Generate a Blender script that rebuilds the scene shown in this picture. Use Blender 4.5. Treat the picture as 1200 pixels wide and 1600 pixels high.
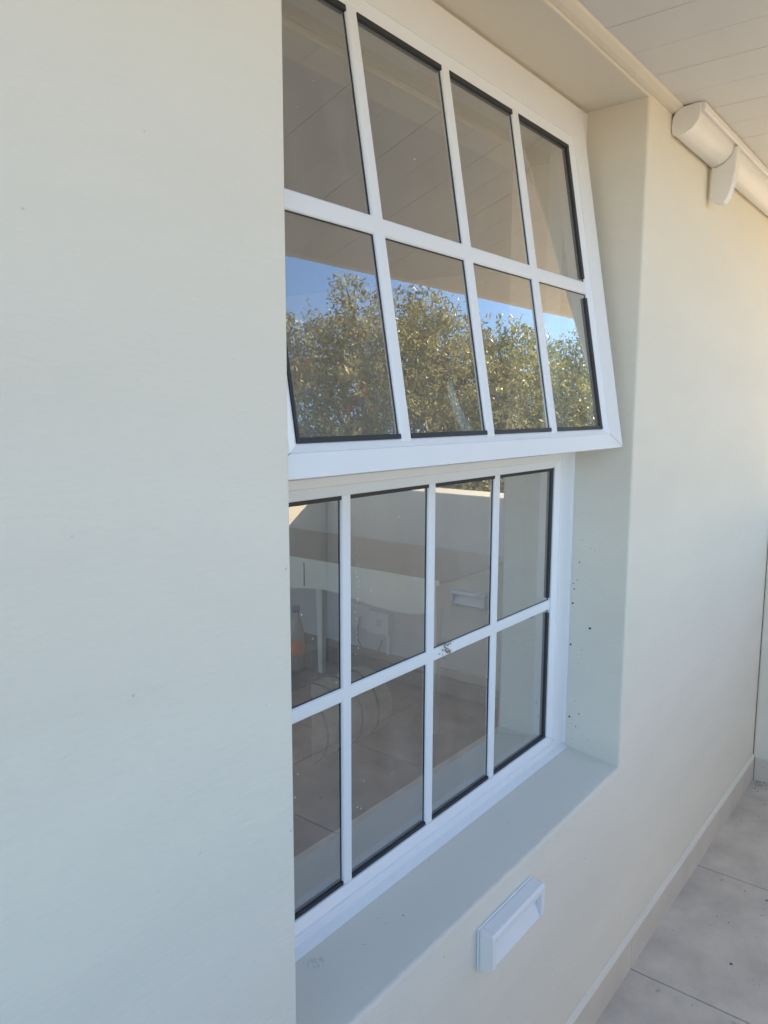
import bpy, bmesh, math, random
import numpy as np
from mathutils import Vector, Matrix

for o in list(bpy.data.objects):
    bpy.data.objects.remove(o)
scene = bpy.context.scene
COL = scene.collection
R = math.radians

# ------------------------------------------------------------------ camera
cd = bpy.data.cameras.new('camera')
cam = bpy.data.objects.new('camera', cd)
COL.objects.link(cam)
CR, CU, CF = Vector((0.62, -0.7844, 0.0024)), Vector((0.1041, 0.0853, 0.9909)), Vector((0.7776, 0.6141, -0.134))
CF.normalize(); CR = (CR - CF * CR.dot(CF)).normalized(); CU = CR.cross(CF)
cam.matrix_world = Matrix(((CR.x, CU.x, -CF.x, -0.6862), (CR.y, CU.y, -CF.y, -0.6931), (CR.z, CU.z, -CF.z, 0.9238), (0, 0, 0, 1)))
cd.sensor_fit = 'HORIZONTAL'; cd.sensor_width = 36.0
cd.lens = 1190.5 / 1200 * 36
cd.clip_start = 0.02; cd.clip_end = 2000
scene.camera = cam

# ------------------------------------------------------------------ sky, sun, exposure
SUN = Vector((0.65, 0.55, 0.45)).normalized()
w = bpy.data.worlds.new('World'); scene.world = w; w.use_nodes = True
nt = w.node_tree
bg = nt.nodes['Background']
sk = nt.nodes.new('ShaderNodeTexSky'); sk.sky_type = 'NISHITA'; sk.sun_disc = False
sk.sun_elevation = math.asin(SUN.z); sk.sun_rotation = math.atan2(SUN.x, SUN.y)
sk.dust_density = 0.9; sk.air_density = 1.0; sk.ozone_density = 3.8
nt.links.new(sk.outputs[0], bg.inputs[0]); bg.inputs[1].default_value = 0.13
sd = bpy.data.lights.new('sun', 'SUN'); sd.energy = 5.0; sd.angle = R(0.5); sd.color = (1.0, 0.84, 0.60)
sun = bpy.data.objects.new('sun', sd); COL.objects.link(sun)
sun.rotation_euler = SUN.to_track_quat('Z', 'Y').to_euler(); sun.location = (6, 3, 8)
vs = scene.view_settings
vs.view_transform = 'Standard'; vs.look = 'None'; vs.gamma = 1.0; vs.use_curve_mapping = False
vs.exposure = 1.84

# ------------------------------------------------------------------ measured dimensions (metres)
W, H, D = 1.2, 1.656, 0.162          # recess opening: width, height, depth to the frame
FL = -0.68                            # patio floor
ZC = 1.675                            # ceiling boards
XE = 2.80                             # inner face of the end parapet
YP = -2.15                            # inner face of the front parapet
PT = 0.465                            # parapet top
EAVE = -0.70
WT = 0.365                            # house wall thickness
XH = 3.30                             # right-hand end of the house
random.seed(4)

# ------------------------------------------------------------------ materials
def mat(name, col, rough=0.6, noise=None, bump=None, spec=0.5, stretch=None, metal=0.0, spots=None):
    """noise=(scale, amount): colour mottling; bump=(scale, strength, distance); spots=(scale, threshold, colour)"""
    m = bpy.data.materials.new(name); m.use_nodes = True
    n = m.node_tree; b = n.nodes['Principled BSDF']
    b.inputs['Base Color'].default_value = (*col, 1); b.inputs['Roughness'].default_value = rough
    b.inputs['Specular IOR Level'].default_value = spec; b.inputs['Metallic'].default_value = metal
    tc = n.nodes.new('ShaderNodeTexCoord'); mp = n.nodes.new('ShaderNodeMapping')
    n.links.new(tc.outputs['Object'], mp.inputs[0])
    if stretch: mp.inputs['Scale'].default_value = stretch
    out = None
    if noise:
        t = n.nodes.new('ShaderNodeTexNoise'); t.inputs['Scale'].default_value = noise[0]; t.inputs['Detail'].default_value = 6
        t.inputs['Roughness'].default_value = 0.6
        n.links.new(mp.outputs[0], t.inputs[0])
        r = n.nodes.new('ShaderNodeMapRange'); r.inputs[1].default_value = 0.3; r.inputs[2].default_value = 0.7
        r.inputs[3].default_value = 1 - noise[1]; r.inputs[4].default_value = 1 + noise[1]
        n.links.new(t.outputs[0], r.inputs[0])
        x = n.nodes.new('ShaderNodeVectorMath'); x.operation = 'SCALE'; x.inputs[0].default_value = col
        n.links.new(r.outputs[0], x.inputs['Scale']); out = x.outputs[0]
        n.links.new(out, b.inputs['Base Color'])
    if spots:
        t = n.nodes.new('ShaderNodeTexNoise'); t.inputs['Scale'].default_value = spots[0]; t.inputs['Detail'].default_value = 3
        n.links.new(tc.outputs['Object'], t.inputs[0])
        r = n.nodes.new('ShaderNodeMapRange'); r.inputs[1].default_value = spots[1]; r.inputs[2].default_value = spots[1] + 0.05
        n.links.new(t.outputs[0], r.inputs[0])
        mx = n.nodes.new('ShaderNodeMix'); mx.data_type = 'RGBA'
        n.links.new(r.outputs[0], mx.inputs[0])
        if out: n.links.new(out, mx.inputs[6])
        else: mx.inputs[6].default_value = (*col, 1)
        mx.inputs[7].default_value = (*spots[2], 1)
        n.links.new(mx.outputs[2], b.inputs['Base Color'])
    if bump:
        t = n.nodes.new('ShaderNodeTexNoise'); t.inputs['Scale'].default_value = bump[0]; t.inputs['Detail'].default_value = 5
        n.links.new(mp.outputs[0], t.inputs[0])
        bp = n.nodes.new('ShaderNodeBump'); bp.inputs['Strength'].default_value = bump[1]; bp.inputs['Distance'].default_value = bump[2]
        n.links.new(t.outputs[0], bp.inputs['Height']); n.links.new(bp.outputs[0], b.inputs['Normal'])
    return m

def glass_mat():
    m = bpy.data.materials.new('window_glass'); m.use_nodes = True
    n = m.node_tree; n.nodes.clear()
    L = n.links.new
    out = n.nodes.new('ShaderNodeOutputMaterial')
    tr = n.nodes.new('ShaderNodeBsdfTransparent'); tr.inputs[0].default_value = (0.88, 0.90, 0.91, 1)
    gl = n.nodes.new('ShaderNodeBsdfGlossy'); gl.inputs['Roughness'].default_value = 0.0
    fr = n.nodes.new('ShaderNodeFresnel'); fr.inputs[0].default_value = 1.52
    ge = n.nodes.new('ShaderNodeNewGeometry')
    a = n.nodes.new('ShaderNodeMath'); a.operation = 'MULTIPLY_ADD'; a.inputs[1].default_value = 3.3; a.inputs[2].default_value = GLASS_R; a.use_clamp = True   # reflective coated pane
    L(fr.outputs[0], a.inputs[0])
    s = n.nodes.new('ShaderNodeMath'); s.operation = 'SUBTRACT'; s.inputs[0].default_value = 1; L(ge.outputs['Backfacing'], s.inputs[1])
    k = n.nodes.new('ShaderNodeMath'); k.operation = 'MULTIPLY'; L(a.outputs[0], k.inputs[0]); L(s.outputs[0], k.inputs[1])
    tw = n.nodes.new('ShaderNodeTexCoord'); wv = n.nodes.new('ShaderNodeTexNoise'); wv.inputs['Scale'].default_value = 5.0; wv.inputs['Detail'].default_value = 1.0
    L(tw.outputs['Object'], wv.inputs[0])
    bw = n.nodes.new('ShaderNodeBump'); bw.inputs['Strength'].default_value = 0.25; bw.inputs['Distance'].default_value = 0.0005
    L(wv.outputs[0], bw.inputs['Height']); L(bw.outputs[0], gl.inputs['Normal'])
    m1 = n.nodes.new('ShaderNodeMixShader'); L(k.outputs[0], m1.inputs[0]); L(tr.outputs[0], m1.inputs[1]); L(gl.outputs[0], m1.inputs[2])
    # a thin dusty film
    tc = n.nodes.new('ShaderNodeTexCoord'); mp = n.nodes.new('ShaderNodeMapping'); mp.inputs['Scale'].default_value = (9, 9, 2.5)
    L(tc.outputs['Object'], mp.inputs[0])
    t = n.nodes.new('ShaderNodeTexNoise'); t.inputs['Scale'].default_value = 1.6; t.inputs['Detail'].default_value = 7; t.inputs['Roughness'].default_value = 0.65
    L(mp.outputs[0], t.inputs[0])
    r = n.nodes.new('ShaderNodeMapRange'); r.inputs[1].default_value = 0.35; r.inputs[2].default_value = 0.75; r.inputs[3].default_value = 0.012; r.inputs[4].default_value = 0.07
    L(t.outputs[0], r.inputs[0])
    df = n.nodes.new('ShaderNodeBsdfDiffuse'); df.inputs[0].default_value = (0.7, 0.69, 0.66, 1)
    m2 = n.nodes.new('ShaderNodeMixShader'); L(r.outputs[0], m2.inputs[0]); L(m1.outputs[0], m2.inputs[1]); L(df.outputs[0], m2.inputs[2])
    L(m2.outputs[0], out.inputs[0])
    return m
GLASS_R = 0.17

def leaf_mat(name, c1, c2):
    m = bpy.data.materials.new(name); m.use_nodes = True
    n = m.node_tree; b = n.nodes['Principled BSDF']
    at = n.nodes.new('ShaderNodeAttribute'); at.attribute_name = 'tint'
    cr = n.nodes.new('ShaderNodeValToRGB')
    cr.color_ramp.elements[0].color = (*c1, 1); cr.color_ramp.elements[1].color = (*c2, 1)
    n.links.new(at.outputs['Fac'], cr.inputs[0]); n.links.new(cr.outputs[0], b.inputs['Base Color'])
    b.inputs['Roughness'].default_value = 0.42
    tl = n.nodes.new('ShaderNodeBsdfTranslucent'); n.links.new(cr.outputs[0], tl.inputs[0])
    mx = n.nodes.new('ShaderNodeMixShader'); mx.inputs[0].default_value = 0.35
    n.links.new(b.outputs[0], mx.inputs[1]); n.links.new(tl.outputs[0], mx.inputs[2])
    n.links.new(mx.outputs[0], n.nodes['Material Output'].inputs[0])
    return m

M = {}
M['plaster'] = mat('cream_plaster', (0.75, 0.695, 0.58), 0.75, (2.6, 0.035), (75, 0.34, 0.004), 0.3, (0.5, 1, 1.7))
M['white'] = mat('white_aluminium', (0.80, 0.80, 0.80), 0.28, (3, 0.015), None, 0.5)
M['plastic'] = mat('white_plastic', (0.80, 0.79, 0.76), 0.4, (9, 0.02), None, 0.5)
M['board'] = mat('white_ceiling_board', (0.72, 0.70, 0.66), 0.45, (3, 0.025), None, 0.4, (0.5, 4, 1))
M['gasket'] = mat('black_rubber', (0.018, 0.02, 0.024), 0.5)
M['caulk'] = mat('white_sealant', (0.78, 0.77, 0.74), 0.5, (12, 0.03), (25, 0.12, 0.002))
M['glass'] = glass_mat()
M['tile'] = mat('grey_floor_tile', (0.60, 0.525, 0.43), 0.55, (5.0, 0.20), (80, 0.05, 0.001), 0.4, None, 0, (19, 0.69, (0.42, 0.38, 0.32)))
M['grout'] = mat('grout', (0.50, 0.45, 0.38), 0.9, (30, 0.2))
M['skirt'] = mat('stone_skirting_tile', (0.62, 0.555, 0.465), 0.5, (5, 0.07), None, 0.4)
M['dirt'] = mat('dark_dirt', (0.035, 0.03, 0.026), 0.9, (60, 0.4))
M['mud'] = mat('dried_mud', (0.30, 0.26, 0.20), 0.95, (90, 0.5))
M['splash'] = mat('dried_splash', (0.72, 0.69, 0.61), 0.9, (120, 0.2))
M['iwall'] = mat('room_paint', (0.55, 0.56, 0.56), 0.8, (2, 0.03))
M['ifloor'] = mat('room_floor', (0.17, 0.14, 0.125), 0.6, (4, 0.2))
M['table'] = mat('cream_table_paint', (0.88, 0.89, 0.78), 0.45, (5, 0.04))
M['tabletop'] = mat('brown_table_top', (0.33, 0.285, 0.24), 0.4, (6, 0.1), None, 0.5, (6, 1, 1))
M['darkbox'] = mat('dark_blue_box', (0.045, 0.06, 0.085), 0.6, (8, 0.1))
M['bluecap'] = mat('blue_cap', (0.03, 0.09, 0.28), 0.4, (8, 0.05))
M['orange'] = mat('orange_label', (0.55, 0.13, 0.05), 0.5, (20, 0.1))
M['bottle'] = mat('clear_plastic', (0.25, 0.26, 0.27), 0.15, (8, 0.05))
M['rug'] = mat('beige_roll', (0.60, 0.56, 0.51), 0.9, (14, 0.12), (70, 0.3, 0.004))
M['ribbon'] = mat('grey_band', (0.12, 0.11, 0.11), 0.8, (20, 0.1))
M['handle'] = mat('pale_handle', (0.88, 0.93, 0.90), 0.35, (60, 0.06))
M['cable'] = mat('dark_cable', (0.03, 0.03, 0.03), 0.6, (20, 0.1))
M['ground'] = mat('sandy_ground', (0.52, 0.40, 0.25), 0.95, (0.6, 0.18), (8, 0.3, 0.05))
M['bark'] = mat('grey_bark', (0.13, 0.10, 0.075), 0.95, (9, 0.3), (30, 0.5, 0.02))
M['roof'] = mat('roof_sheet', (0.30, 0.29, 0.28), 0.6, (3, 0.08))
M['leaf'] = leaf_mat('olive_leaf', (0.05, 0.058, 0.02), (0.52, 0.48, 0.22))
M['leaf2'] = leaf_mat('green_leaf', (0.05, 0.065, 0.02), (0.46, 0.47, 0.18))
M['red'] = leaf_mat('red_leaf', (0.30, 0.05, 0.03), (0.40, 0.10, 0.05))

# ------------------------------------------------------------------ mesh helpers
def link(name, me, m, parent=None):
    o = bpy.data.objects.new(name, me); COL.objects.link(o)
    if m is not None:
        me.materials.clear(); me.materials.append(m)
    if parent: o.parent = parent
    return o
def tag(o, label=None, cat=None, group=None, kind=None):
    if label: o['label'] = label
    if cat: o['category'] = cat; o['kind'] = 'thing'
    if group: o['group'] = group
    if kind: o['kind'] = kind
    return o
def empty(name, loc=(0, 0, 0)):
    o = bpy.data.objects.new(name, None); COL.objects.link(o); o.location = loc; o.empty_display_size = 0.1
    return o
def obj(name, bm, m, parent=None, smooth=False, bevel=0.0, seg=2):
    bmesh.ops.recalc_face_normals(bm, faces=bm.faces)
    if bevel:
        es = [e for e in bm.edges if len(e.link_faces) == 2 and e.calc_face_angle(0) > 0.5]
        bmesh.ops.bevel(bm, geom=es, offset=bevel, segments=seg, profile=0.5, affect='EDGES', clamp_overlap=True)
    me = bpy.data.meshes.new(name); bm.to_mesh(me); bm.free()
    if smooth:
        for p in me.polygons: p.use_smooth = True
    return link(name, me, m, parent)
def box(bm, x0, x1, y0, y1, z0, z1):
    v = [bm.verts.new(p) for p in ((x0, y0, z0), (x1, y0, z0), (x1, y1, z0), (x0, y1, z0), (x0, y0, z1), (x1, y0, z1), (x1, y1, z1), (x0, y1, z1))]
    for f in ((3, 2, 1, 0), (4, 5, 6, 7), (0, 1, 5, 4), (1, 2, 6, 5), (2, 3, 7, 6), (3, 0, 4, 7)):
        bm.faces.new([v[i] for i in f])
    return v
def bx(name, x0, x1, y0, y1, z0, z1, m, parent=None, bevel=0.0, seg=2):
    bm = bmesh.new(); box(bm, x0, x1, y0, y1, z0, z1)
    return obj(name, bm, m, parent, bevel=bevel, seg=seg)
def prism(bm, pts, axis, a, b):
    """pts: closed outline in the two other axes; extruded along axis from a to b"""
    def P(p, t):
        return {'x': (t, p[0], p[1]), 'y': (p[0], t, p[1]), 'z': (p[0], p[1], t)}[axis]
    va = [bm.verts.new(P(p, a)) for p in pts]; vb = [bm.verts.new(P(p, b)) for p in pts]
    n = len(pts)
    bm.faces.new(va); bm.faces.new(list(reversed(vb)))
    for i in range(n):
        bm.faces.new((va[i], vb[i], vb[(i + 1) % n], va[(i + 1) % n]))
def tube(bm, pts, rad, n=8):
    pts = [Vector(p) for p in pts]
    if not hasattr(rad, '__len__'): rad = [rad] * len(pts)
    rings = []
    for i, p in enumerate(pts):
        d = (pts[min(i + 1, len(pts) - 1)] - pts[max(i - 1, 0)]).normalized()
        a = d.cross(Vector((0.31, 0.2, 0.93))); a = a.normalized() if a.length > 1e-4 else Vector((1, 0, 0)); b = d.cross(a)
        rings.append([bm.verts.new(p + (a * math.cos(2 * math.pi * k / n) + b * math.sin(2 * math.pi * k / n)) * rad[i]) for k in range(n)])
    for r0, r1 in zip(rings[:-1], rings[1:]):
        for k in range(n):
            bm.faces.new((r0[k], r0[(k + 1) % n], r1[(k + 1) % n], r1[k]))
    bm.faces.new(rings[0]); bm.faces.new(list(reversed(rings[-1])))
def lathe(bm, prof, c, n=20):
    rings = []
    for r, z in prof:
        rings.append([bm.verts.new((c[0] + r * math.cos(2 * math.pi * k / n), c[1] + r * math.sin(2 * math.pi * k / n), c[2] + z)) for k in range(n)])
    for r0, r1 in zip(rings[:-1], rings[1:]):
        for k in range(n):
            bm.faces.new((r0[k], r0[(k + 1) % n], r1[(k + 1) % n], r1[k]))
    bm.faces.new(list(reversed(rings[0]))); bm.faces.new(rings[-1])

# ================================================================== the setting
# ---- ground
bm = bmesh.new()
v = [bm.verts.new(p) for p in ((-400, -400, -0.86), (400, -400, -0.86), (400, 400, -0.86), (-400, 400, -0.86))]
bm.faces.new(v)
tag(obj('ground', bm, M['ground']), kind='structure')

# ---- patio floor: bed + single tiles
PF = empty('patio_floor', (0, 0, FL)); tag(PF, kind='structure')
bx('grout_bed', -4.6, XE + 0.1, YP - 0.1, 0.1, -0.16, -0.006, M['grout'], PF)
T = 0.645
tm = {}
for i in range(-7, 3):
    for j in range(4):
        x0 = 1.3345 + i * T + 0.002 if True else 0
        x1 = x0 + T - 0.004
        y1 = -0.002 - j * T; y0 = max(y1 - T + 0.004, YP + 0.001)
        x1 = min(x1, XE - 0.001)
        if x1 - x0 < 0.05 or y1 - y0 < 0.05: continue
        key = (round(x1 - x0, 3), round(y1 - y0, 3))
        if key not in tm:
            bm = bmesh.new(); box(bm, 0, x1 - x0, 0, y1 - y0, -0.02, 0)
            tm[key] = obj('floor_tile', bm, M['tile'], PF, bevel=0.0012, seg=1); o = tm[key]
        else:
            o = tm[key].copy(); COL.objects.link(o)
        o.location = (x0, y0, random.uniform(-0.0006, 0.0006))

# ---- house: front wall with the window recess, gable wall, eaves, skirting
HS = empty('house', (0, 0, FL))
tag(HS, 'cream plastered house wall with a deep recess around the white cottage pane window', 'house')
def hp(o):                       # keep world coordinates under the house root
    o.parent = HS; o.location = (0, 0, -FL); return o
XL = -4.6
bm = bmesh.new()
zb, zt = -0.9, 1.72
holes = {0.0: (0.0, W, -0.0173, H), D: (-0.066, 1.206, 0.0, H), 0.217: (-0.066, 1.206, 0.0, 1.556), WT: (-0.066, 1.206, 0.0, 1.556)}
def ring(y):
    a = holes[y]
    return [bm.verts.new((a[0], y, a[2])), bm.verts.new((a[1], y, a[2])), bm.verts.new((a[1], y, a[3])), bm.verts.new((a[0], y, a[3]))]
def outer(y):
    return [bm.verts.new((XL, y, zb)), bm.verts.new((XH, y, zb)), bm.verts.new((XH, y, zt)), bm.verts.new((XL, y, zt))]
o0, r0, r1, r15, r2, o2 = outer(0.0), ring(0.0), ring(D), ring(0.217), ring(WT), outer(WT)
for i in range(4):
    j = (i + 1) % 4
    bm.faces.new((o0[i], o0[j], r0[j], r0[i])); bm.faces.new((r0[i], r0[j], r1[j], r1[i]))
    bm.faces.new((r1[i], r1[j], r15[j], r15[i])); bm.faces.new((r15[i], r15[j], r2[j], r2[i])); bm.faces.new((r2[i], r2[j], o2[j], o2[i])); bm.faces.new((o2[i], o2[j], o0[j], o0[i]))
es = [e for e in bm.edges if {e.verts[0], e.verts[1]} <= set(r0)]
bmesh.ops.bevel(bm, geom=es, offset=0.007, segments=3, profile=0.5, affect='EDGES')
hp(obj('wall', bm, M['plaster']))
hp(bx('gable_wall', XH - 0.22, XH - 0.002, WT + 0.002, 5.2, -0.9, 1.718, M['plaster']))
# eaves: boards one by one, each with a shallow groove along its middle
k = 0
bm = bmesh.new(); g = 0.0022
pitch = 0.2765
pts = [(0.0004, ZC + 0.003), (0.0015, ZC), (pitch / 2 - 0.003, ZC), (pitch / 2, ZC + 0.0009), (pitch / 2 + 0.003, ZC), (pitch - 0.0015, ZC), (pitch - 0.0004, ZC + 0.003), (pitch - 0.0004, ZC + 0.010), (0.0004, ZC + 0.010)]
prism(bm, pts, 'y', EAVE + 0.004, -0.001)
board = hp(obj('ceiling_board', bm, M['board']))
xs = [0.868 + i * pitch for i in range(-20, 10) if 0.868 + (i + 1) * pitch < XH + 0.25]
for i, x in enumerate(xs):
    o = board if i == 0 else board.copy()
    if i: COL.objects.link(o)
    o.location = (x, 0, -FL)
hp(bx('eaves_backing', XL, XH + 0.2, EAVE + 0.002, -0.002, ZC + 0.0105, ZC + 0.05, M['roof']))
hp(bx('fascia', XL, XH + 0.2, EAVE - 0.022, EAVE, ZC + 0.002, ZC + 0.13, M['plastic'], bevel=0.002))
hp(bx('roof', -1.5, XH + 0.3, EAVE - 0.06, 5.4, ZC + 0.134, ZC + 0.22, M['roof']))
hp(bx('roof', XL - 0.1, -1.502, EAVE - 0.06, WT, ZC + 0.134, ZC + 0.22, M['roof']))
# small cornice bead where boards meet the wall
bm = bmesh.new()
prism(bm, [(-0.0005, 1.6600), (-0.012, 1.6625), (-0.024, 1.6690), (-0.028, 1.6745), (-0.0005, 1.6745)], 'x', XL, XH)
hp(obj('cornice', bm, M['plaster']))
# skirting tiles along the house wall
for i in range(-7, 3):
    x0 = 1.3345 + i * T + 0.001; x1 = min(x0 + T - 0.002, XE - 0.0125)
    bm = bmesh.new()
    prism(bm, [(-0.0005, FL), (-0.011, FL), (-0.011, -0.584), (-0.009, -0.5815), (-0.0005, -0.5815)], 'x', x0, x1)
    hp(obj('skirting_tile', bm, M['skirt']))
bm = bmesh.new()
prism(bm, [(-0.0005, -0.581), (-0.0105, -0.581), (-0.007, -0.571), (-0.0005, -0.567)], 'x', XL + 0.1, XE - 0.002)
hp(obj('skirting_sealant', bm, M['plaster']))

# ---- parapets
EP = empty('end_parapet', (XE, -1.0, FL))
tag(EP, 'low cream plastered parapet closing the patio end, with pale stone skirting', 'wall')
def under(o, root):
    o.parent = root; o.location = -Vector(root.location); return o
bm = bmesh.new(); box(bm, XE, XE + 0.22, YP, -0.002, -0.9, PT)
under(obj('wall', bm, M['plaster'], bevel=0.008), EP)
y = -0.013
while y > YP + 0.06:
    y0 = max(y - T + 0.002, YP + 0.013)
    under(bx('skirting_tile', XE - 0.011, XE - 0.0005, y0, y, FL, -0.582, M['skirt'], bevel=0.001, seg=1), EP)
    y -= T
FP = empty('front_parapet', (0, YP, FL))
tag(FP, 'long low cream parapet along the open side of the patio, partly sunlit', 'wall')
bm = bmesh.new(); box(bm, XL, XE + 0.22, YP - 0.22, YP - 0.002, -0.9, PT)
under(obj('wall', bm, M['plaster'], bevel=0.008), FP)
for i in range(-7, 3):
    x0 = 1.3345 + i * T; x1 = min(x0 + T - 0.002, XE - 0.013)
    under(bx('skirting_tile', x0, x1, YP - 0.0015, YP + 0.011, FL, -0.582, M['skirt'], bevel=0.001, seg=1), FP)

# ---- the room behind the glass
XR, YB, ZI = 2.99, 4.9, 1.66
XA = -1.3
tag(bx('room_floor', XA, XR, WT + 0.001, YB, FL - 0.05, FL, M['ifloor']), kind='structure')
tag(bx('room_ceiling', XA, XR, WT + 0.001, YB, ZI, ZI + 0.04, M['iwall']), kind='structure')
o = bx('room_wall', XR, XR + 0.08, WT + 0.001, YB, FL - 0.05, ZI, M['iwall']); tag(o, kind='structure')
tag(bx('room_wall', XA, XR, YB, YB + 0.1, FL, ZI, M['iwall']), kind='structure')
bm = bmesh.new()       # unseen side wall, with a big opening added to let skylight into the room
wy0, wy1, wz0, wz1 = 0.6, 4.7, -0.2, 1.6
for b in ((WT + 0.001, wy0, FL, ZI), (wy1, YB, FL, ZI), (wy0, wy1, FL, wz0), (wy0, wy1, wz1, ZI)):
    box(bm, XA - 0.1, XA, b[0], b[1], b[2], b[3])
tag(obj('room_wall', bm, M['iwall']), kind='structure')
bm = bmesh.new()
prism(bm, [(XR - 0.012, FL), (XR - 0.0005, FL), (XR - 0.0005, FL + 0.07), (XR - 0.009, FL + 0.07), (XR - 0.012, FL + 0.06)], 'y', WT + 0.01, YB - 0.01)
tag(obj('room_skirting', bm, M['cable']), kind='structure')

# ================================================================== the window
WN = empty('window', (0.57, D, 0.0))
tag(WN, 'white aluminium cottage pane window with its upper sash propped open', 'window')
def wp(o):
    o.parent = WN; o.location = -Vector(WN.location); return o
FY = D + 0.002                      # front of the fixed frame
X0, X1 = -0.064, 1.204
XI0, XI1 = 0.018, 1.122             # inner edges
Z1, Z2, ZT = 0.046, 0.775, 0.845    # lower lights and transom
def frame_member(axis, a, b, lo, hi, inner_hi, y=FY, depth=0.052, bead=0.02):
    """flat face plus sloped glazing bead; lo..hi across, bead on the inner side"""
    if inner_hi:
        pts = [(lo, y), (hi - bead, y), (hi - bead, y + 0.003), (hi, y + 0.010), (hi, y + depth), (lo, y + depth)]
    else:
        pts = [(hi, y), (lo + bead, y), (lo + bead, y + 0.003), (lo, y + 0.010), (lo, y + depth), (hi, y + depth)]
    bm = bmesh.new()
    va, vb = [], []
    for c, yy in pts:
        # mitred ends: shift end positions by the distance across the member
        m = (c - lo) if inner_hi else (hi - c)
        if axis == 'x':
            va.append(bm.verts.new((a + m, yy, c))); vb.append(bm.verts.new((b - m, yy, c)))
        else:
            va.append(bm.verts.new((c, yy, a + m))); vb.append(bm.verts.new((c, yy, b - m)))
    n = len(pts)
    bm.faces.new(va); bm.faces.new(list(reversed(vb)))
    for i in range(n):
        bm.faces.new((va[i], vb[i], vb[(i + 1) % n], va[(i + 1) % n]))
    return bm
# frame of the lower fixed light, all four sides mitred
lw = XI0 - X0
wp(obj('frame_sill', frame_member('x', X0, X1, 0.001, Z1, True), M['white'], bevel=0.0012, seg=1))
wp(obj('frame_transom', frame_member('x', X0 + 0.02, X1 - 0.02, Z2, ZT, False), M['white'], bevel=0.0012, seg=1))
def jamb(lo, hi, right):
    b = 0.02; y = FY; dp = 0.052
    bm = bmesh.new()
    if right: pts = [(hi, y), (lo + b, y), (lo + b, y + 0.003), (lo, y + 0.010), (lo, y + dp), (hi, y + dp)]
    else: pts = [(lo, y), (hi - b, y), (hi - b, y + 0.003), (hi, y + 0.010), (hi, y + dp), (lo, y + dp)]
    va = []; vb = []
    for c, yy in pts:
        va.append(bm.verts.new((c, yy + 0.0004, 0.0015 + (Z1 * (hi - c) / (hi - lo) if right else Z1 * (c - lo) / (hi - lo)))))
        vb.append(bm.verts.new((c, yy + 0.0004, H - 0.001)))
    n = len(pts); bm.faces.new(va); bm.faces.new(list(reversed(vb)))
    for i in range(n): bm.faces.new((va[i], vb[i], vb[(i + 1) % n], va[(i + 1) % n]))
    return bm
wp(obj('frame_jamb', jamb(XI1, X1, True), M['white'], bevel=0.0012, seg=1))
wp(obj('frame_jamb', jamb(X0, XI0, False), M['white'], bevel=0.0012, seg=1))
wp(bx('frame_head', X0 + 0.045, X1 - 0.045, FY + 0.001, FY + 0.048, 1.545, H - 0.0015, M['white'], bevel=0.0015, seg=1))
BX = [0.311, 0.575, 0.836]; BW = 0.0255; HB = (0.3995, 0.4260)
def bar_v(xc, w, y, z0, z1, name='glazing_bar'):
    bm = bmesh.new()
    h = w / 2
    prism(bm, [(xc - h, y + 0.0068), (xc - h, y + 0.003), (xc - h * 0.78, y), (xc + h * 0.78, y), (xc + h, y + 0.003), (xc + h, y + 0.0068)], 'z', z0, z1)
    return obj(name, bm, M['white'], bevel=0.0012, seg=2)
def bar_h(zc, w, y, x0, x1, name='glazing_bar'):
    bm = bmesh.new()
    h = w / 2
    prism(bm, [(y + 0.0068, zc - h), (y + 0.0036, zc - h), (y + 0.0006, zc - h * 0.78), (y + 0.0006, zc + h * 0.78), (y + 0.0036, zc + h), (y + 0.0068, zc + h)], 'x', x0, x1)
    return obj(name, bm, M['white'], bevel=0.0012, seg=2)
BY = FY + 0.0135
for x in BX: wp(bar_v(x, BW, BY, Z1 - 0.004, Z2 + 0.004))
edges = [XI0] + BX + [XI1]
for i in range(4):
    a = edges[i] + (BW / 2 - 0.004 if i else 0); b = edges[i + 1] - (BW / 2 - 0.004 if i < 3 else 0)
    wp(bar_h(sum(HB) / 2, HB[1] - HB[0], BY, a, b))
GY = BY + 0.0070
def gasket(x0, x1, z0, z1, y, t, sides, wd=0.007):
    bm = bmesh.new()
    if 'b' in sides: box(bm, x0, x1, y, y + t, z0, z0 + wd * 0.85)
    if 't' in sides: box(bm, x0, x1, y, y + t, z1 - wd, z1)
    if 'r' in sides: box(bm, x1 - wd * 1.4, x1, y + 0.0004, y + t, z0 + wd * 0.85, z1 - wd)
    if 'l' in sides: box(bm, x0, x0 + wd * 0.6, y + 0.0004, y + t, z0 + wd * 0.85, z1 - wd)
    return obj('gasket', bm, M['gasket'])
rows = [(Z1, HB[0]), (HB[1], Z2)]
for i in range(4):
    a = edges[i] + (BW / 2 if i else 0); b = edges[i + 1] - (BW / 2 if i < 3 else 0)
    for r, (z0, z1) in enumerate(rows):
        wp(bx('pane', a - 0.006, b + 0.006, GY, GY + 0.005, z0 - 0.006, z1 + 0.006, M['glass']))
        s = ('b' if r == 0 else 't') + ('r' if i == 3 else '') + ('l' if i == 0 else '')
        wp(gasket(a, b, z0, z1, GY - 0.0065, 0.0064, s, 0.0078))
        wp(gasket(a, b, z0, z1, GY - 0.0018, 0.0016, 'lrbt', 0.001))

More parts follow.
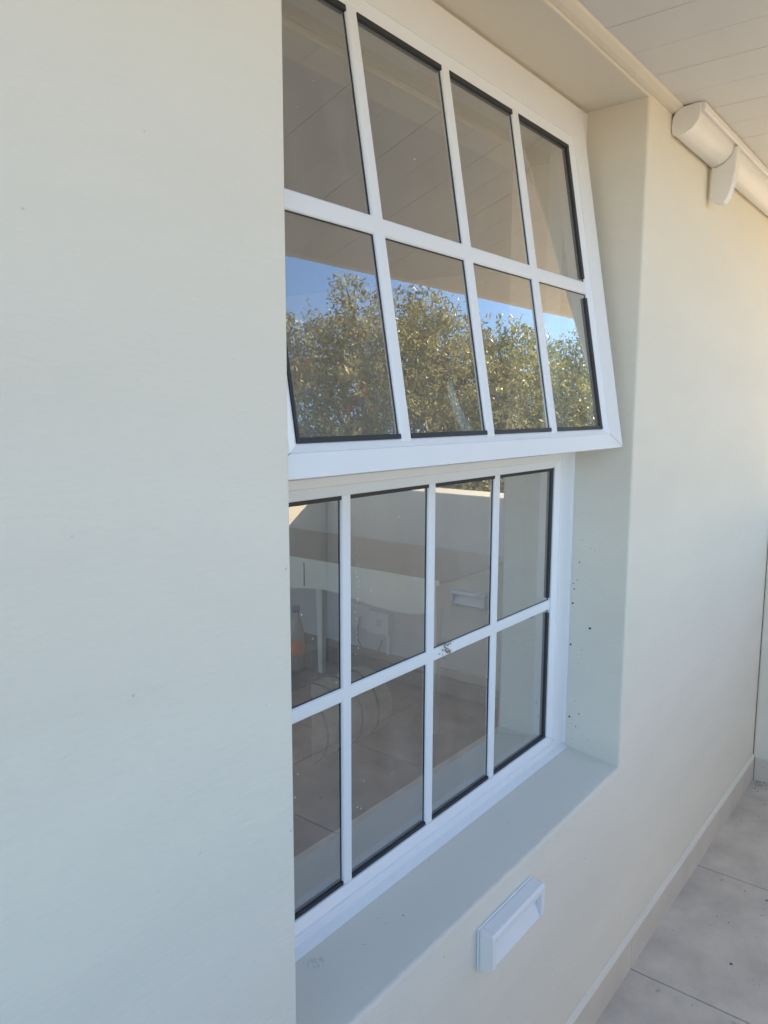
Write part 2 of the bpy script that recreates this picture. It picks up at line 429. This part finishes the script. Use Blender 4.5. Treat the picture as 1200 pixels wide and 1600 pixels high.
# ---- the open sash (local frame: x along, z up from the hinge line, -y outward)
TH = R(9.65)
SA_bm = bmesh.new()
SX0, SX1, SXI0, SXI1 = -0.045, 1.170, 0.045, 1.077
ST, SB, STI, SBI = 0.010, -0.820, -0.096, -0.772
def ring_frame(bm):
    # outer rectangle, bead start, bead end and depth loops
    def loop(x0, x1, z0, z1, y): return [bm.verts.new(p) for p in ((x0, y, z0), (x1, y, z0), (x1, y, z1), (x0, y, z1))]
    b = 0.022
    Ls = [loop(SX0, SX1, SB, ST, 0.046), loop(SX0, SX1, SB, ST, 0.0), loop(SXI0 - b, SXI1 + b, SBI - b * 0.62, STI + b, 0.0),
          loop(SXI0 - b, SXI1 + b, SBI - b * 0.62, STI + b, 0.002), loop(SXI0, SXI1, SBI, STI, 0.009), loop(SXI0, SXI1, SBI, STI, 0.046)]
    for A, B in zip(Ls, Ls[1:] + Ls[:1]):
        for i in range(4):
            j = (i + 1) % 4
            bm.faces.new((A[i], A[j], B[j], B[i]))
ring_frame(SA_bm)
SA = obj('sash', SA_bm, M['white'], bevel=0.0014, seg=2)
SA.parent = WN; SA.location = Vector((0, 0.155, 1.64)) - Vector(WN.location); SA.rotation_euler = (-TH, 0, 0)
tag(SA, 'upper sash hinged at the top and pushed outward at its foot')
def sp(o): o.parent = SA; return o
SBX = [0.290, 0.554, 0.818]; SW = 0.0275; SH = (-0.450, -0.420)
for x in SBX: sp(bar_v(x, SW, 0.006, SBI - 0.004, STI + 0.004))
se = [SXI0] + SBX + [SXI1]
for i in range(4):
    a = se[i] + (SW / 2 - 0.004 if i else 0); b = se[i + 1] - (SW / 2 - 0.004 if i < 3 else 0)
    sp(bar_h(sum(SH) / 2, SH[1] - SH[0], 0.006, a, b))
SG = 0.0130
srows = [(SBI, SH[0]), (SH[1], STI)]
for i in range(4):
    a = se[i] + (SW / 2 if i else 0); b = se[i + 1] - (SW / 2 if i < 3 else 0)
    for r, (z0, z1) in enumerate(srows):
        sp(bx('pane', a - 0.006, b + 0.006, SG, SG + 0.005, z0 - 0.006, z1 + 0.006, M['glass']))
        s = ('b' if r == 0 else 't') + ('r' if i == 3 else '') + ('l' if i == 0 else '')
        sp(gasket(a, b, z0, z1, SG - 0.0065, 0.0064, s, 0.0090))
        sp(gasket(a, b, z0, z1, SG - 0.0018, 0.0016, 'lrbt', 0.001))
# mitre seams on the bottom rail, as fine dark lines
for xa, xb in ((SX0, SXI0 - 0.022), (SX1, SXI1 + 0.022)):
    bm = bmesh.new()
    za, zb_ = SB, SBI - 0.0136
    d = 0.0007
    vv = [bm.verts.new(p) for p in ((xa, -0.0003, za + d), (xa, -0.0003, za), (xb, -0.0003, zb_), (xb, -0.0003, zb_ + d * 1.5))]
    bm.faces.new(vv); sp(obj('mitre_seam', bm, M['cable']))
# cockspur handle seen through the glass
bm = bmesh.new()
pts = [Vector((0.585, 0.062, -0.788)), Vector((0.572, 0.064, -0.765)), Vector((0.556, 0.068, -0.738)), Vector((0.545, 0.072, -0.708)), Vector((0.541, 0.074, -0.68)), Vector((0.5405, 0.074, -0.662))]
tube(bm, pts, [0.011, 0.0105, 0.0095, 0.008, 0.007, 0.0055], 10)
hd = sp(obj('handle', bm, M['handle'], smooth=True))
sp(bx('handle_plate', 0.55, 0.62, 0.0462, 0.056, -0.812, -0.785, M['handle'], bevel=0.003))
# friction stays at both ends
for x in (SX0 + 0.006, SX1 - 0.012):
    sp(bx('stay_arm', x, x + 0.004, 0.02, 0.045, -0.45, -0.03, M['plastic']))
# sealant beads round the recess
bm = bmesh.new()
prism(bm, [(FY - 0.016, -0.0020), (FY - 0.006, -0.0002), (FY + 0.001, -0.0005), (FY + 0.001, 0.009), (FY - 0.004, 0.006)], 'x', X0 + 0.003, X1 - 0.002)
prism(bm, [(X1 + 0.0015, FY - 0.006), (X1 + 0.0015, FY + 0.001), (X1 - 0.006, FY + 0.001)], 'z', 0.004, H - 0.002)
wp(obj('sealant_bead', bm, M['caulk']))

# ================================================================== objects on the wall
def wall_light(loc, rotz, label):
    t = empty('wall_light', loc); t.rotation_euler = (0, 0, rotz)
    tag(t, label, 'wall light', 'louvred patio lights')
    w_, h_, d_ = 0.1075, 0.0425, 0.036
    bx('back_plate', -w_ - 0.002, w_ + 0.002, -0.005, -0.0005, -h_ - 0.002, h_ + 0.002, M['plastic'], t, bevel=0.001, seg=1)
    bm = bmesh.new()
    outl = [(-0.0055, h_), (-d_ + 0.004, h_ - 0.002), (-d_, h_ - 0.008), (-d_, -h_ + 0.012), (-0.018, -h_), (-0.0055, -h_)]
    prism(bm, outl, 'x', -w_, -w_ + 0.012); prism(bm, outl, 'x', w_ - 0.012, w_)
    prism(bm, [(-0.0055, h_ - 0.0003), (-d_ + 0.004, h_ - 0.0023), (-d_ + 0.0003, h_ - 0.0085), (-d_ + 0.0003, h_ - 0.020), (-d_ + 0.004, h_ - 0.022), (-0.0055, h_ - 0.016)], 'x', -w_ + 0.0122, w_ - 0.0122)
    obj('housing', bm, M['plastic'], t, bevel=0.0012, seg=2)
    bm = bmesh.new()
    prism(bm, [(-0.0055, h_ - 0.0165), (-0.010, h_ - 0.0175), (-d_ + 0.003, -h_ + 0.013), (-d_ + 0.003, -h_ + 0.0118), (-0.018, -h_ + 0.0003), (-0.0055, -h_ + 0.0003)], 'x', -w_ + 0.0122, w_ - 0.0122)
    obj('reflector', bm, M['plastic'], t, bevel=0.0008, seg=1)
    return t
wall_light((0.5925, 0, -0.1125), 0, 'white louvred patio light on the house wall below the window sill')
wall_light((XE, -1.085, -0.105), -math.pi / 2, 'white louvred patio light on the low end parapet')

# gutter with bracket
GU = empty('gutter', (1.354, 0, 1.6)); tag(GU, 'rounded white gutter length with a hooked bracket, tucked under the boarded eaves', 'gutter')
def gp(o): o.parent = GU; o.location = -Vector(GU.location); return o
prof = [(-0.001, 1.632), (-0.004, 1.650), (-0.012, 1.662), (-0.028, 1.670), (-0.05, 1.6725), (-0.064, 1.6725), (-0.068, 1.668), (-0.068, 1.652), (-0.0685, 1.645), (-0.064, 1.632), (-0.053, 1.619), (-0.036, 1.6085), (-0.018, 1.604), (-0.006, 1.609), (-0.002, 1.618)]
bm = bmesh.new(); prism(bm, prof, 'x', 1.362, XH - 0.02)
gb = gp(obj('channel', bm, M['plastic'], smooth=True)); gb.data.set_sharp_from_angle(angle=R(40))
bm = bmesh.new()
cy_, cz_ = -0.035, 1.638
prism(bm, [(cy_ + (a - cy_) * 1.06, cz_ + (b - cz_) * 1.04) for a, b in prof if True], 'x', 1.354, 1.3618)
for v in bm.verts:
    v.co.y = min(v.co.y, -0.0008); v.co.z = min(v.co.z, 1.6743)
gp(obj('stop_end', bm, M['plastic'], bevel=0.0015, seg=1))
bm = bmesh.new(); prism(bm, [(-0.068, 1.656), (-0.077, 1.654), (-0.080, 1.658), (-0.080, 1.671), (-0.077, 1.6742), (-0.064, 1.6742), (-0.064, 1.6735), (-0.068, 1.672)], 'x', 1.358, XH - 0.02)
gp(obj('front_lip', bm, M['plastic'], bevel=0.0012, seg=2))
bm = bmesh.new(); prism(bm, [(-0.012, 1.612), (-0.012, 1.522), (-0.018, 1.510), (-0.034, 1.503), (-0.050, 1.504), (-0.061, 1.520), (-0.070, 1.55), (-0.076, 1.59), (-0.079, 1.63), (-0.079, 1.652), (-0.069, 1.652), (-0.064, 1.630), (-0.045, 1.612), (-0.02, 1.602)], 'x', 1.672, 1.706)
gp(obj('bracket', bm, M['plastic'], bevel=0.003, seg=2))

# ================================================================== in the room
TB = empty('dressing_table', (2.6, 2.2, FL)); tag(TB, 'cream dressing table with a scalloped apron and tapered legs, behind the window glass', 'table')
def tp(o): o.parent = TB; o.location = -Vector(TB.location); return o
tp(bx('table_top', 2.275, XR - 0.004, 1.30, 3.3, 0.090, 0.112, M['tabletop'], bevel=0.004))
tp(bx('edge_moulding', 2.262, 2.2745, 1.30, 3.3, 0.088, 0.1115, M['table'], bevel=0.003))
bm = bmesh.new()
ys = np.linspace(1.33, 3.27, 40)
low = []
kn = [(1.33, -0.045), (1.40, -0.068), (1.49, -0.086), (1.63, -0.085), (1.73, -0.080), (1.84, -0.066), (1.95, -0.052), (2.09, -0.048), (2.21, -0.06), (2.3, -0.075), (2.6, -0.086), (3.27, -0.05)]
prism(bm, [(float(a), float(np.interp(a, [q[0] for q in kn], [q[1] for q in kn]))) for a in ys] + [(3.27, 0.0895), (1.33, 0.0895)], 'x', 2.282, 2.30)
tp(obj('apron', bm, M['table']))
tp(bx('side_apron', 2.301, XR - 0.02, 1.332, 1.35, -0.04, 0.0895, M['table']))
tp(bx('drawer_gap', 2.2805, 2.2815, 2.208, 2.216, -0.05, 0.085, M['cable']))
for (x, y) in ((2.32, 1.36), (2.62, 2.40), (2.94, 1.36), (2.32, 3.24), (2.94, 3.24)):
    bm = bmesh.new()
    v0 = box(bm, x - 0.016, x + 0.016, y - 0.016, y + 0.016, FL, 0.089)
    for v in v0[4:]:
        v.co.x = x + (v.co.x - x) * 1.7; v.co.y = y + (v.co.y - y) * 1.7
    tp(obj('leg', bm, M['table']))
SO = empty('wall_socket', (XR, 2.2, -0.4)); tag(SO, 'white double wall socket with a plugged adaptor under the dressing table', 'socket')
def so(o): o.parent = SO; o.location = -Vector(SO.location); return o
so(bx('face_plate', XR - 0.012, XR - 0.0005, 2.31, 2.47, -0.48, -0.335, M['plastic'], bevel=0.003))
so(bx('adaptor', XR - 0.06, XR - 0.0006, 2.13, 2.295, -0.478, -0.335, M['plastic'], bevel=0.006))
so(bx('switch', XR - 0.064, XR - 0.0602, 2.18, 2.22, -0.43, -0.38, M['iwall'], bevel=0.001))
so(bx('cable_trunk', XR - 0.018, XR - 0.0006, 2.145, 2.175, FL + 0.07, -0.4785, M['plastic']))
bm = bmesh.new()
tube(bm, [(XR - 0.03, 2.38, -0.40), (XR - 0.04, 2.385, -0.45), (XR - 0.04, 2.39, -0.55), (XR - 0.04, 2.35, -0.61), (XR - 0.04, 2.28, -0.63), (XR - 0.04, 2.22, -0.60), (XR - 0.04, 2.19, -0.52)], 0.005, 6)
so(obj('cable', bm, M['cable'], smooth=True))
BXY = (2.10, 2.06)
st = empty('bedside_cabinet', (1.20, 1.52, FL)); tag(st, 'dark blue bedside cabinet behind the lower panes, carrying the bottle', 'cabinet')
o = bx('body', 1.02, 1.415, 1.33, 1.70, FL + 0.04, -0.125, M['darkbox'], bevel=0.006); o.parent = st; o.location = -Vector(st.location)
o = bx('top', 1.01, 1.43, 1.31, 1.71, -0.1245, -0.10, M['darkbox'], bevel=0.004); o.parent = st; o.location = -Vector(st.location)
o = bx('drawer_front', 1.03, 1.38, 1.318, 1.3295, -0.40, -0.15, M['darkbox'], bevel=0.002); o.parent = st; o.location = -Vector(st.location)
o = bx('plinth', 1.04, 1.37, 1.35, 1.68, FL, FL + 0.0395, M['darkbox']); o.parent = st; o.location = -Vector(st.location)
bt = empty('drink_bottle', (1.388, 1.385, -0.0998)); tag(bt, 'clear plastic drink bottle with a blue cap and orange label', 'bottle')
bm = bmesh.new(); lathe(bm, [(0.028, 0.0), (0.032, 0.006), (0.032, 0.13), (0.030, 0.16), (0.018, 0.205), (0.012, 0.222), (0.012, 0.232)], (0, 0, 0)); obj('body', bm, M['bottle'], bt, smooth=True)
bm = bmesh.new(); lathe(bm, [(0.015, 0.2325), (0.0155, 0.25), (0.014, 0.255)], (0, 0, 0), 16); obj('cap', bm, M['bluecap'], bt, smooth=True)
bm = bmesh.new(); lathe(bm, [(0.0326, 0.06), (0.0328, 0.075), (0.0328, 0.115), (0.0326, 0.125)], (0, 0, 0)); obj('label_band', bm, M['orange'], bt, smooth=True)
rl = empty('rolled_rug', (1.8, 1.65, FL)); tag(rl, 'rolled beige rug lying on the dark room floor behind the lower panes', 'rug')
bm = bmesh.new()
sr = []
for i in range(64):
    a = i / 63 * 2 * math.pi * 3.2; r = 0.05 + 0.115 * i / 63
    sr.append((r * math.cos(a), 0.168 + r * math.sin(a) * 1.0))
pr = [(1.65 + 0.168 * math.cos(t), 0.168 + 0.168 * math.sin(t) * (0.96 if math.sin(t) > 0 else 1)) for t in np.linspace(0, 2 * math.pi, 33)[:-1]]
prism(bm, [(float(a), float(b) + FL) for a, b in pr], 'x', 1.45, 2.15)
o = obj('roll', bm, M['rug'], bevel=0.02, seg=3); o.parent = rl; o.location = -Vector(rl.location)
for x in (1.55, 1.67, 1.79, 1.91, 2.03):
    bm = bmesh.new()
    tube(bm, [(x, 1.65 + 0.170 * math.cos(t), FL + 0.170 + 0.168 * math.sin(t)) for t in np.linspace(0, 2 * math.pi, 33)], 0.005, 6)
    o = obj('band', bm, M['ribbon']); o.parent = rl; o.location = -Vector(rl.location)

# ================================================================== trees beyond the parapet
def leaves(name, blobs, m, parent, per, seed, L=0.072, Wd=0.025):
    rg = np.random.default_rng(seed)
    Cs = []; Ns = []; Ts = []
    for (c, r, dens) in blobs:
        n = int(per * dens * (r[0] * r[1] * r[2]) ** (2 / 3))
        u = rg.normal(size=(n, 3)); u /= np.linalg.norm(u, axis=1)[:, None]
        rad = 1 - np.abs(rg.normal(0, 0.22, n)); rad = np.clip(rad, 0.15, 1) * (1 + 0.14 * np.sin(u[:, 0] * 7 + seed) * np.sin(u[:, 2] * 6 + u[:, 1] * 5))
        nt_ = max(4, n // 13); idx = rg.integers(0, nt_, n)
        tw = np.array(c) + u[:nt_] * rad[:nt_, None] * np.array(r)
        Cs.append(tw[idx] + rg.normal(0, 0.045, (n, 3)) + u[idx] * rg.uniform(-0.03, 0.09, (n, 1))); Ns.append(u[idx])
        Ts.append((0.5 + 0.5 * np.sign(rg.random(nt_) - 0.45) * rg.random(nt_) ** 0.6)[idx])
    Cc = np.concatenate(Cs); U = np.concatenate(Ns); n = len(Cc)
    ax = U * 0.6 + rg.normal(size=(n, 3)) * 0.75 + np.array([0, 0, 0.35]); ax /= np.linalg.norm(ax, axis=1)[:, None]
    t = np.cross(ax, rg.normal(size=(n, 3))); t /= np.linalg.norm(t, axis=1)[:, None]
    nn = np.cross(ax, t)
    l = L * rg.uniform(0.6, 1.25, n)[:, None]; wd = Wd * rg.uniform(0.7, 1.2, n)[:, None]
    V = np.empty((n, 4, 3))
    V[:, 0] = Cc - ax * l * 0.5; V[:, 1] = Cc + t * wd * 0.5 + nn * l * 0.04; V[:, 2] = Cc + ax * l * 0.5; V[:, 3] = Cc - t * wd * 0.5 + nn * l * 0.04
    me = bpy.data.meshes.new(name)
    me.vertices.add(n * 4); me.vertices.foreach_set('co', V.reshape(-1))
    me.loops.add(n * 4); me.loops.foreach_set('vertex_index', np.arange(n * 4, dtype=np.int32))
    me.polygons.add(n); me.polygons.foreach_set('loop_start', np.arange(n, dtype=np.int32) * 4)
    me.update(calc_edges=True)
    at = me.attributes.new('tint', 'FLOAT', 'FACE')
    at.data.foreach_set('value', np.clip(0.55 * np.concatenate(Ts) + 0.45 * rg.beta(1.3, 1.6, n), 0, 1).astype(np.float32))
    o = link(name, me, m, parent); o['kind'] = 'stuff'
    return o
ORG = Vector((0.45, 0.08, 1.1))
def polar(az, el, dist):
    a = R(az)
    return Vector((ORG.x + dist * math.sin(a), ORG.y - dist * math.cos(a), ORG.z + dist * math.tan(R(el))))
def tree(label, base, blobs, m, seed, red=None):
    t = empty('leafy_tree', (base[0], base[1], -0.86)); tag(t, label, 'tree', 'trees beyond the parapet')
    B = Vector(t.location)
    loc = [((Vector(c) - B), r, d) for c, r, d in blobs]
    leaves('crown', [(tuple(c), r, d) for c, r, d in loc], m, t, 8500, seed)
    fork = Vector((0, 0, 1.1))
    bm = bmesh.new(); tube(bm, [(0, 0, -0.05), (0.03, 0.01, 0.4), (0.0, 0.03, 0.8), fork], [0.15, 0.12, 0.105, 0.1], 10)
    obj('trunk', bm, M['bark'], t, smooth=True)
    rr = random.Random(seed)
    for c, r, d in loc:
        c = Vector(c); mid = fork.lerp(c, 0.5) + Vector((rr.uniform(-.15, .15), rr.uniform(-.15, .15), rr.uniform(-0.1, 0.25)))
        bm = bmesh.new(); tube(bm, [fork, mid, c, c + Vector((rr.uniform(-.1, .1), rr.uniform(-.1, .1), r[2] * 0.6))], [0.06, 0.04, 0.022, 0.008], 6)
        obj('limb', bm, M['bark'], t, smooth=True)
    if red:
        leaves('red_blossom', [(tuple(Vector(c) - B), r, d) for c, r, d in red], M['red'], t, 2600, seed + 50, 0.07, 0.02)
    return t
def bl(az, el, dist, r, d=1.0):
    return (polar(az, el, dist), r if hasattr(r, '__len__') else (r, r, r), d)
tree('olive green tree with a tall upright leafy plume rising above its neighbours', polar(50.5, 0, 8.4),
     [bl(51.9, 19.4, 8.6, (0.24, 0.24, 0.55), 1.4), bl(51.6, 16, 8.6, (0.5, 0.5, 0.55)), bl(49.2, 15.5, 8.3, (0.5, 0.5, 0.6)), bl(47.2, 17.3, 8.8, (0.45, 0.45, 0.55)), bl(53.2, 14.5, 8.2, (0.55, 0.5, 0.6)),
      bl(50.5, 11.5, 7.9, (0.7, 0.6, 0.6)), bl(46.5, 12, 8.2, (0.65, 0.65, 0.7)), bl(53.5, 9, 7.9, 0.65), bl(49, 6.5, 7.8, 0.7), bl(52, 3, 7.9, (0.8, 0.8, 0.6)), bl(47, 4, 8.2, 0.7), bl(50, -1.5, 8.0, (0.9, 0.9, 0.6)), bl(51.5, -6, 8.0, (0.85, 0.85, 0.6))],
     M['leaf'], 11, [bl(52.1, 17.2, 8.2, 0.07, 2.5), bl(49.9, 15.2, 7.8, 0.08, 2.5), bl(47.6, 15.4, 7.7, (0.2, 0.2, 0.25), 0.4), bl(50.8, 11.4, 7.3, (0.25, 0.2, 0.12), 0.5)])
tree('dense olive tree with a broad domed top and yellowed leaf tips', polar(56.8, 0, 8.8),
     [bl(55.4, 17.8, 8.9, (0.36, 0.36, 0.45)), bl(58.0, 17.6, 9.0, (0.34, 0.34, 0.40)), bl(57, 15, 8.6, (0.6, 0.6, 0.55)), bl(59.6, 14.0, 8.8, (0.5, 0.5, 0.5)), bl(55.4, 13, 8.3, (0.55, 0.55, 0.6)),
      bl(58, 10.5, 8.3, (0.7, 0.7, 0.65)), bl(60.3, 9.5, 8.6, 0.65), bl(55.8, 8, 8.2, 0.65), bl(58.5, 5, 8.3, 0.75), bl(56, 1.5, 8.4, 0.8), bl(60, 1, 8.6, 0.8), bl(58, -2, 8.5, (0.9, 0.9, 0.5)), bl(55.2, -5.5, 8.3, (0.8, 0.8, 0.7)), bl(59, -6, 8.4, (0.85, 0.85, 0.7)), bl(57, -10, 8.3, (0.9, 0.9, 0.5))],
     M['leaf'], 23)
tree('lower loose-crowned tree with bright green leaves, farther along the parapet', polar(63.5, 0, 9.4),
     [bl(64.2, 12.8, 9.5, (0.4, 0.4, 0.42)), bl(62.2, 11.8, 9.3, (0.45, 0.45, 0.45)), bl(65.8, 11.0, 9.6, (0.4, 0.4, 0.4)), bl(63.5, 9.0, 9.1, (0.7, 0.7, 0.6)), bl(65.8, 7.0, 9.3, 0.6),
      bl(62, 6.5, 9.0, 0.65), bl(64.5, 4, 9.1, 0.7), bl(62.5, 1.5, 9.0, 0.8), bl(65.5, 0.5, 9.3, 0.8), bl(62.5, -5.5, 9.0, (0.85, 0.85, 0.7)), bl(66, -5, 9.2, 0.8)],
     M['leaf2'], 37)
tree('small rounded green tree beside the loose-crowned one', polar(69.5, 0, 10.2),
     [bl(67.8, 8.6, 10.2, (0.55, 0.55, 0.5)), bl(70, 9.3, 10.4, 0.6), bl(72, 8, 10.6, 0.6), bl(69, 5.5, 9.9, 0.75), bl(71.5, 4, 10.2, 0.8), bl(68, 2, 9.9, 0.8), bl(70.5, 0, 10.0, 0.8)],
     M['leaf2'], 41)
tree('thickset dark olive tree standing before the plumed one', polar(42, 0, 8.6),
     [bl(44, 16.0, 8.8, 0.5), bl(41.5, 17.5, 8.9, 0.55), bl(39, 15, 8.6, 0.6), bl(43, 12, 8.3, 0.7), bl(40, 10, 8.2, 0.75), bl(42.5, 6, 8.2, 0.8), bl(39, 4, 8.4, 0.8), bl(43, 1, 8.2, 0.8)],
     M['leaf'], 53)

# ================================================================== small marks and dirt
M['stain'] = mat('paint_chip', (0.60, 0.56, 0.49), 0.9, (60, 0.1))
def flecks(name, pts, m, root=None, seed=1):
    bm = bmesh.new(); rr = random.Random(seed)
    for (p, nrm, s) in pts:
        nrm = Vector(nrm); a = nrm.orthogonal().normalized(); b = nrm.cross(a)
        k = 6; ring = []
        for i in range(k):
            t = 2 * math.pi * i / k; q = s * rr.uniform(0.6, 1.2)
            ring.append(bm.verts.new(Vector(p) + (a * math.cos(t) + b * math.sin(t)) * q + nrm * 0.0003))
        top = bm.verts.new(Vector(p) + nrm * s * 0.45)
        for i in range(k): bm.faces.new((ring[i], ring[(i + 1) % k], top))
    return obj(name, bm, m, root)
rr = random.Random(9)
pts = []
for (y, z, s) in ((0.150, 0.405, 0.0035), (0.098, 0.345, 0.004), (0.152, 0.29, 0.003), (0.148, 0.085, 0.0032), (0.128, 0.062, 0.002), (0.135, 0.52, 0.002), (0.15, 0.46, 0.002), (0.14, 0.47, 0.0018), (0.147, 0.445, 0.002), (0.12, 0.10, 0.002), (0.105, 0.56, 0.0012), (0.13, 0.58, 0.0012)):
    pts.append(((W + 0.006 * y / D, y, z), (-1, 0, 0), s))
for i in range(14):
    pts.append(((W + 0.003, rr.uniform(0.03, 0.155), rr.uniform(0.02, 0.6)), (-1, 0, 0), rr.uniform(0.0007, 0.0013)))
for i in range(12):
    x, y = rr.uniform(0.2, 1.18), rr.uniform(0.012, 0.155)
    pts.append(((x, y, -0.0173 + 0.0173 * y / D + 0.0002), (0, 0, 1), rr.choice((0.0008, 0.0012, 0.0017, 0.0024))))
for i in range(16):
    pts.append(((rr.uniform(0.3, 2.7), -0.0002, rr.uniform(-0.5, -0.03)), (0, -1, 0), rr.uniform(0.0008, 0.0016)))
cp = []
for (x, z, q) in ((-0.24, 0.62, 0.0022), (-0.30, 0.80, 0.0012), (-0.16, 0.40, 0.0014), (-0.09, 0.98, 0.001), (-0.33, 1.10, 0.0012), (-0.05, 0.55, 0.0012), (-0.012, 0.72, 0.0022), (-0.010, 0.36, 0.0018), (-0.2, 1.2, 0.001), (1.45, 0.9, 0.0018), (1.7, 0.4, 0.002), (1.6, -0.2, 0.0022), (2.1, 0.8, 0.0025)):
    cp.append(((x, -0.0001, z), (0, -1, 0), q))
    cp.append(((x + q * 1.4, -0.0001, z + q * 0.5), (0, -1, 0), q * 0.5))
chips = hp(flecks('paint_chips', cp, M['stain'], None, 21)); chips['kind'] = 'stuff'
tag(flecks('dirt_specks', pts, M['dirt'], None, 3), 'tiny dark dirt specks on the recess side, sill and wall', 'dirt', None, 'stuff')
pts = []
for i in range(90):
    x, y = rr.uniform(1.2, 2.79), -abs(rr.gauss(0.02, 0.45)) - 0.013
    if y < -2.1: continue
    pts.append(((x, y, FL + 0.001), (0, 0, 1), rr.choice((0.0012, 0.0015, 0.002, 0.003, 0.0045))))
for i in range(40):
    pts.append(((2.785 - abs(rr.gauss(0, 0.04)), -0.02 - abs(rr.gauss(0, 0.08)), FL + 0.001), (0, 0, 1), rr.uniform(0.0015, 0.004)))
tag(flecks('floor_grit', pts, M['dirt'], None, 5), 'scattered dark grit on the grey patio tiles', 'grit', None, 'stuff')
# dried mud on the horizontal glazing bar, dried splash on the sill
bm = bmesh.new()
for i in range(34):
    c = Vector((0.632 + rr.gauss(0, 0.012), BY - 0.001 + rr.uniform(-0.003, 0.001), 0.416 + rr.gauss(0, 0.0075)))
    mm = Matrix.Translation(c) @ Matrix.Rotation(rr.uniform(0, 6), 4, 'Y') @ Matrix.Diagonal((rr.uniform(0.8, 3.4), 0.8, 0.8, 1))
    bmesh.ops.create_icosphere(bm, subdivisions=1, radius=rr.uniform(0.0009, 0.0022), matrix=mm)
tag(obj('mud_clump', bm, M['mud']), 'brown speckled clump of dried mud on the middle glazing bar', 'mud')
bm = bmesh.new()
for i in range(60):
    a = rr.uniform(0, 6.28); q = 0.011 * math.sqrt(rr.random()) if i % 3 else 0.011
    x, y = 0.166 + q * math.cos(a) * 1.2, 0.122 + q * math.sin(a)
    bmesh.ops.create_icosphere(bm, subdivisions=1, radius=rr.uniform(0.001, 0.0024), matrix=Matrix.Translation((x, y, -0.0173 + 0.0173 * y / D + 0.0006)) @ Matrix.Diagonal((1.3, 1, 0.5, 1)))
tag(obj('dried_splash', bm, M['splash']), 'crusty pale dried splash on the sill beside the frame', 'splash')
# droplet marks on the panes
pts = []
for i in range(46):
    pts.append(((rr.uniform(0.12, 0.80), GY - 0.0002, rr.uniform(0.1, 0.76)), (0, -1, 0), rr.choice((0.0008, 0.0011, 0.0016))))
for i in range(26):
    pts.append(((0.345 + rr.gauss(0, 0.003), GY - 0.0002, 0.47 + i * 0.0095 + rr.uniform(-0.003, 0.003)), (0, -1, 0), rr.uniform(0.0006, 0.0017)))
wo = flecks('droplet_marks', pts, M['splash'], None, 8); wp(wo); wo['kind'] = 'stuff'
pts = []
for i in range(40):
    x = rr.choice((rr.uniform(0.06, 0.26), rr.uniform(0.32, 0.52), rr.uniform(0.58, 0.79), rr.uniform(0.85, 1.06)))
    pts.append(((x, SG - 0.0002, -rr.uniform(0.12, 0.75)), (0, -1, 0), rr.choice((0.0007, 0.001, 0.0014))))
wo = flecks('droplet_marks', pts, M['splash'], None, 12); sp(wo); wo['kind'] = 'stuff'
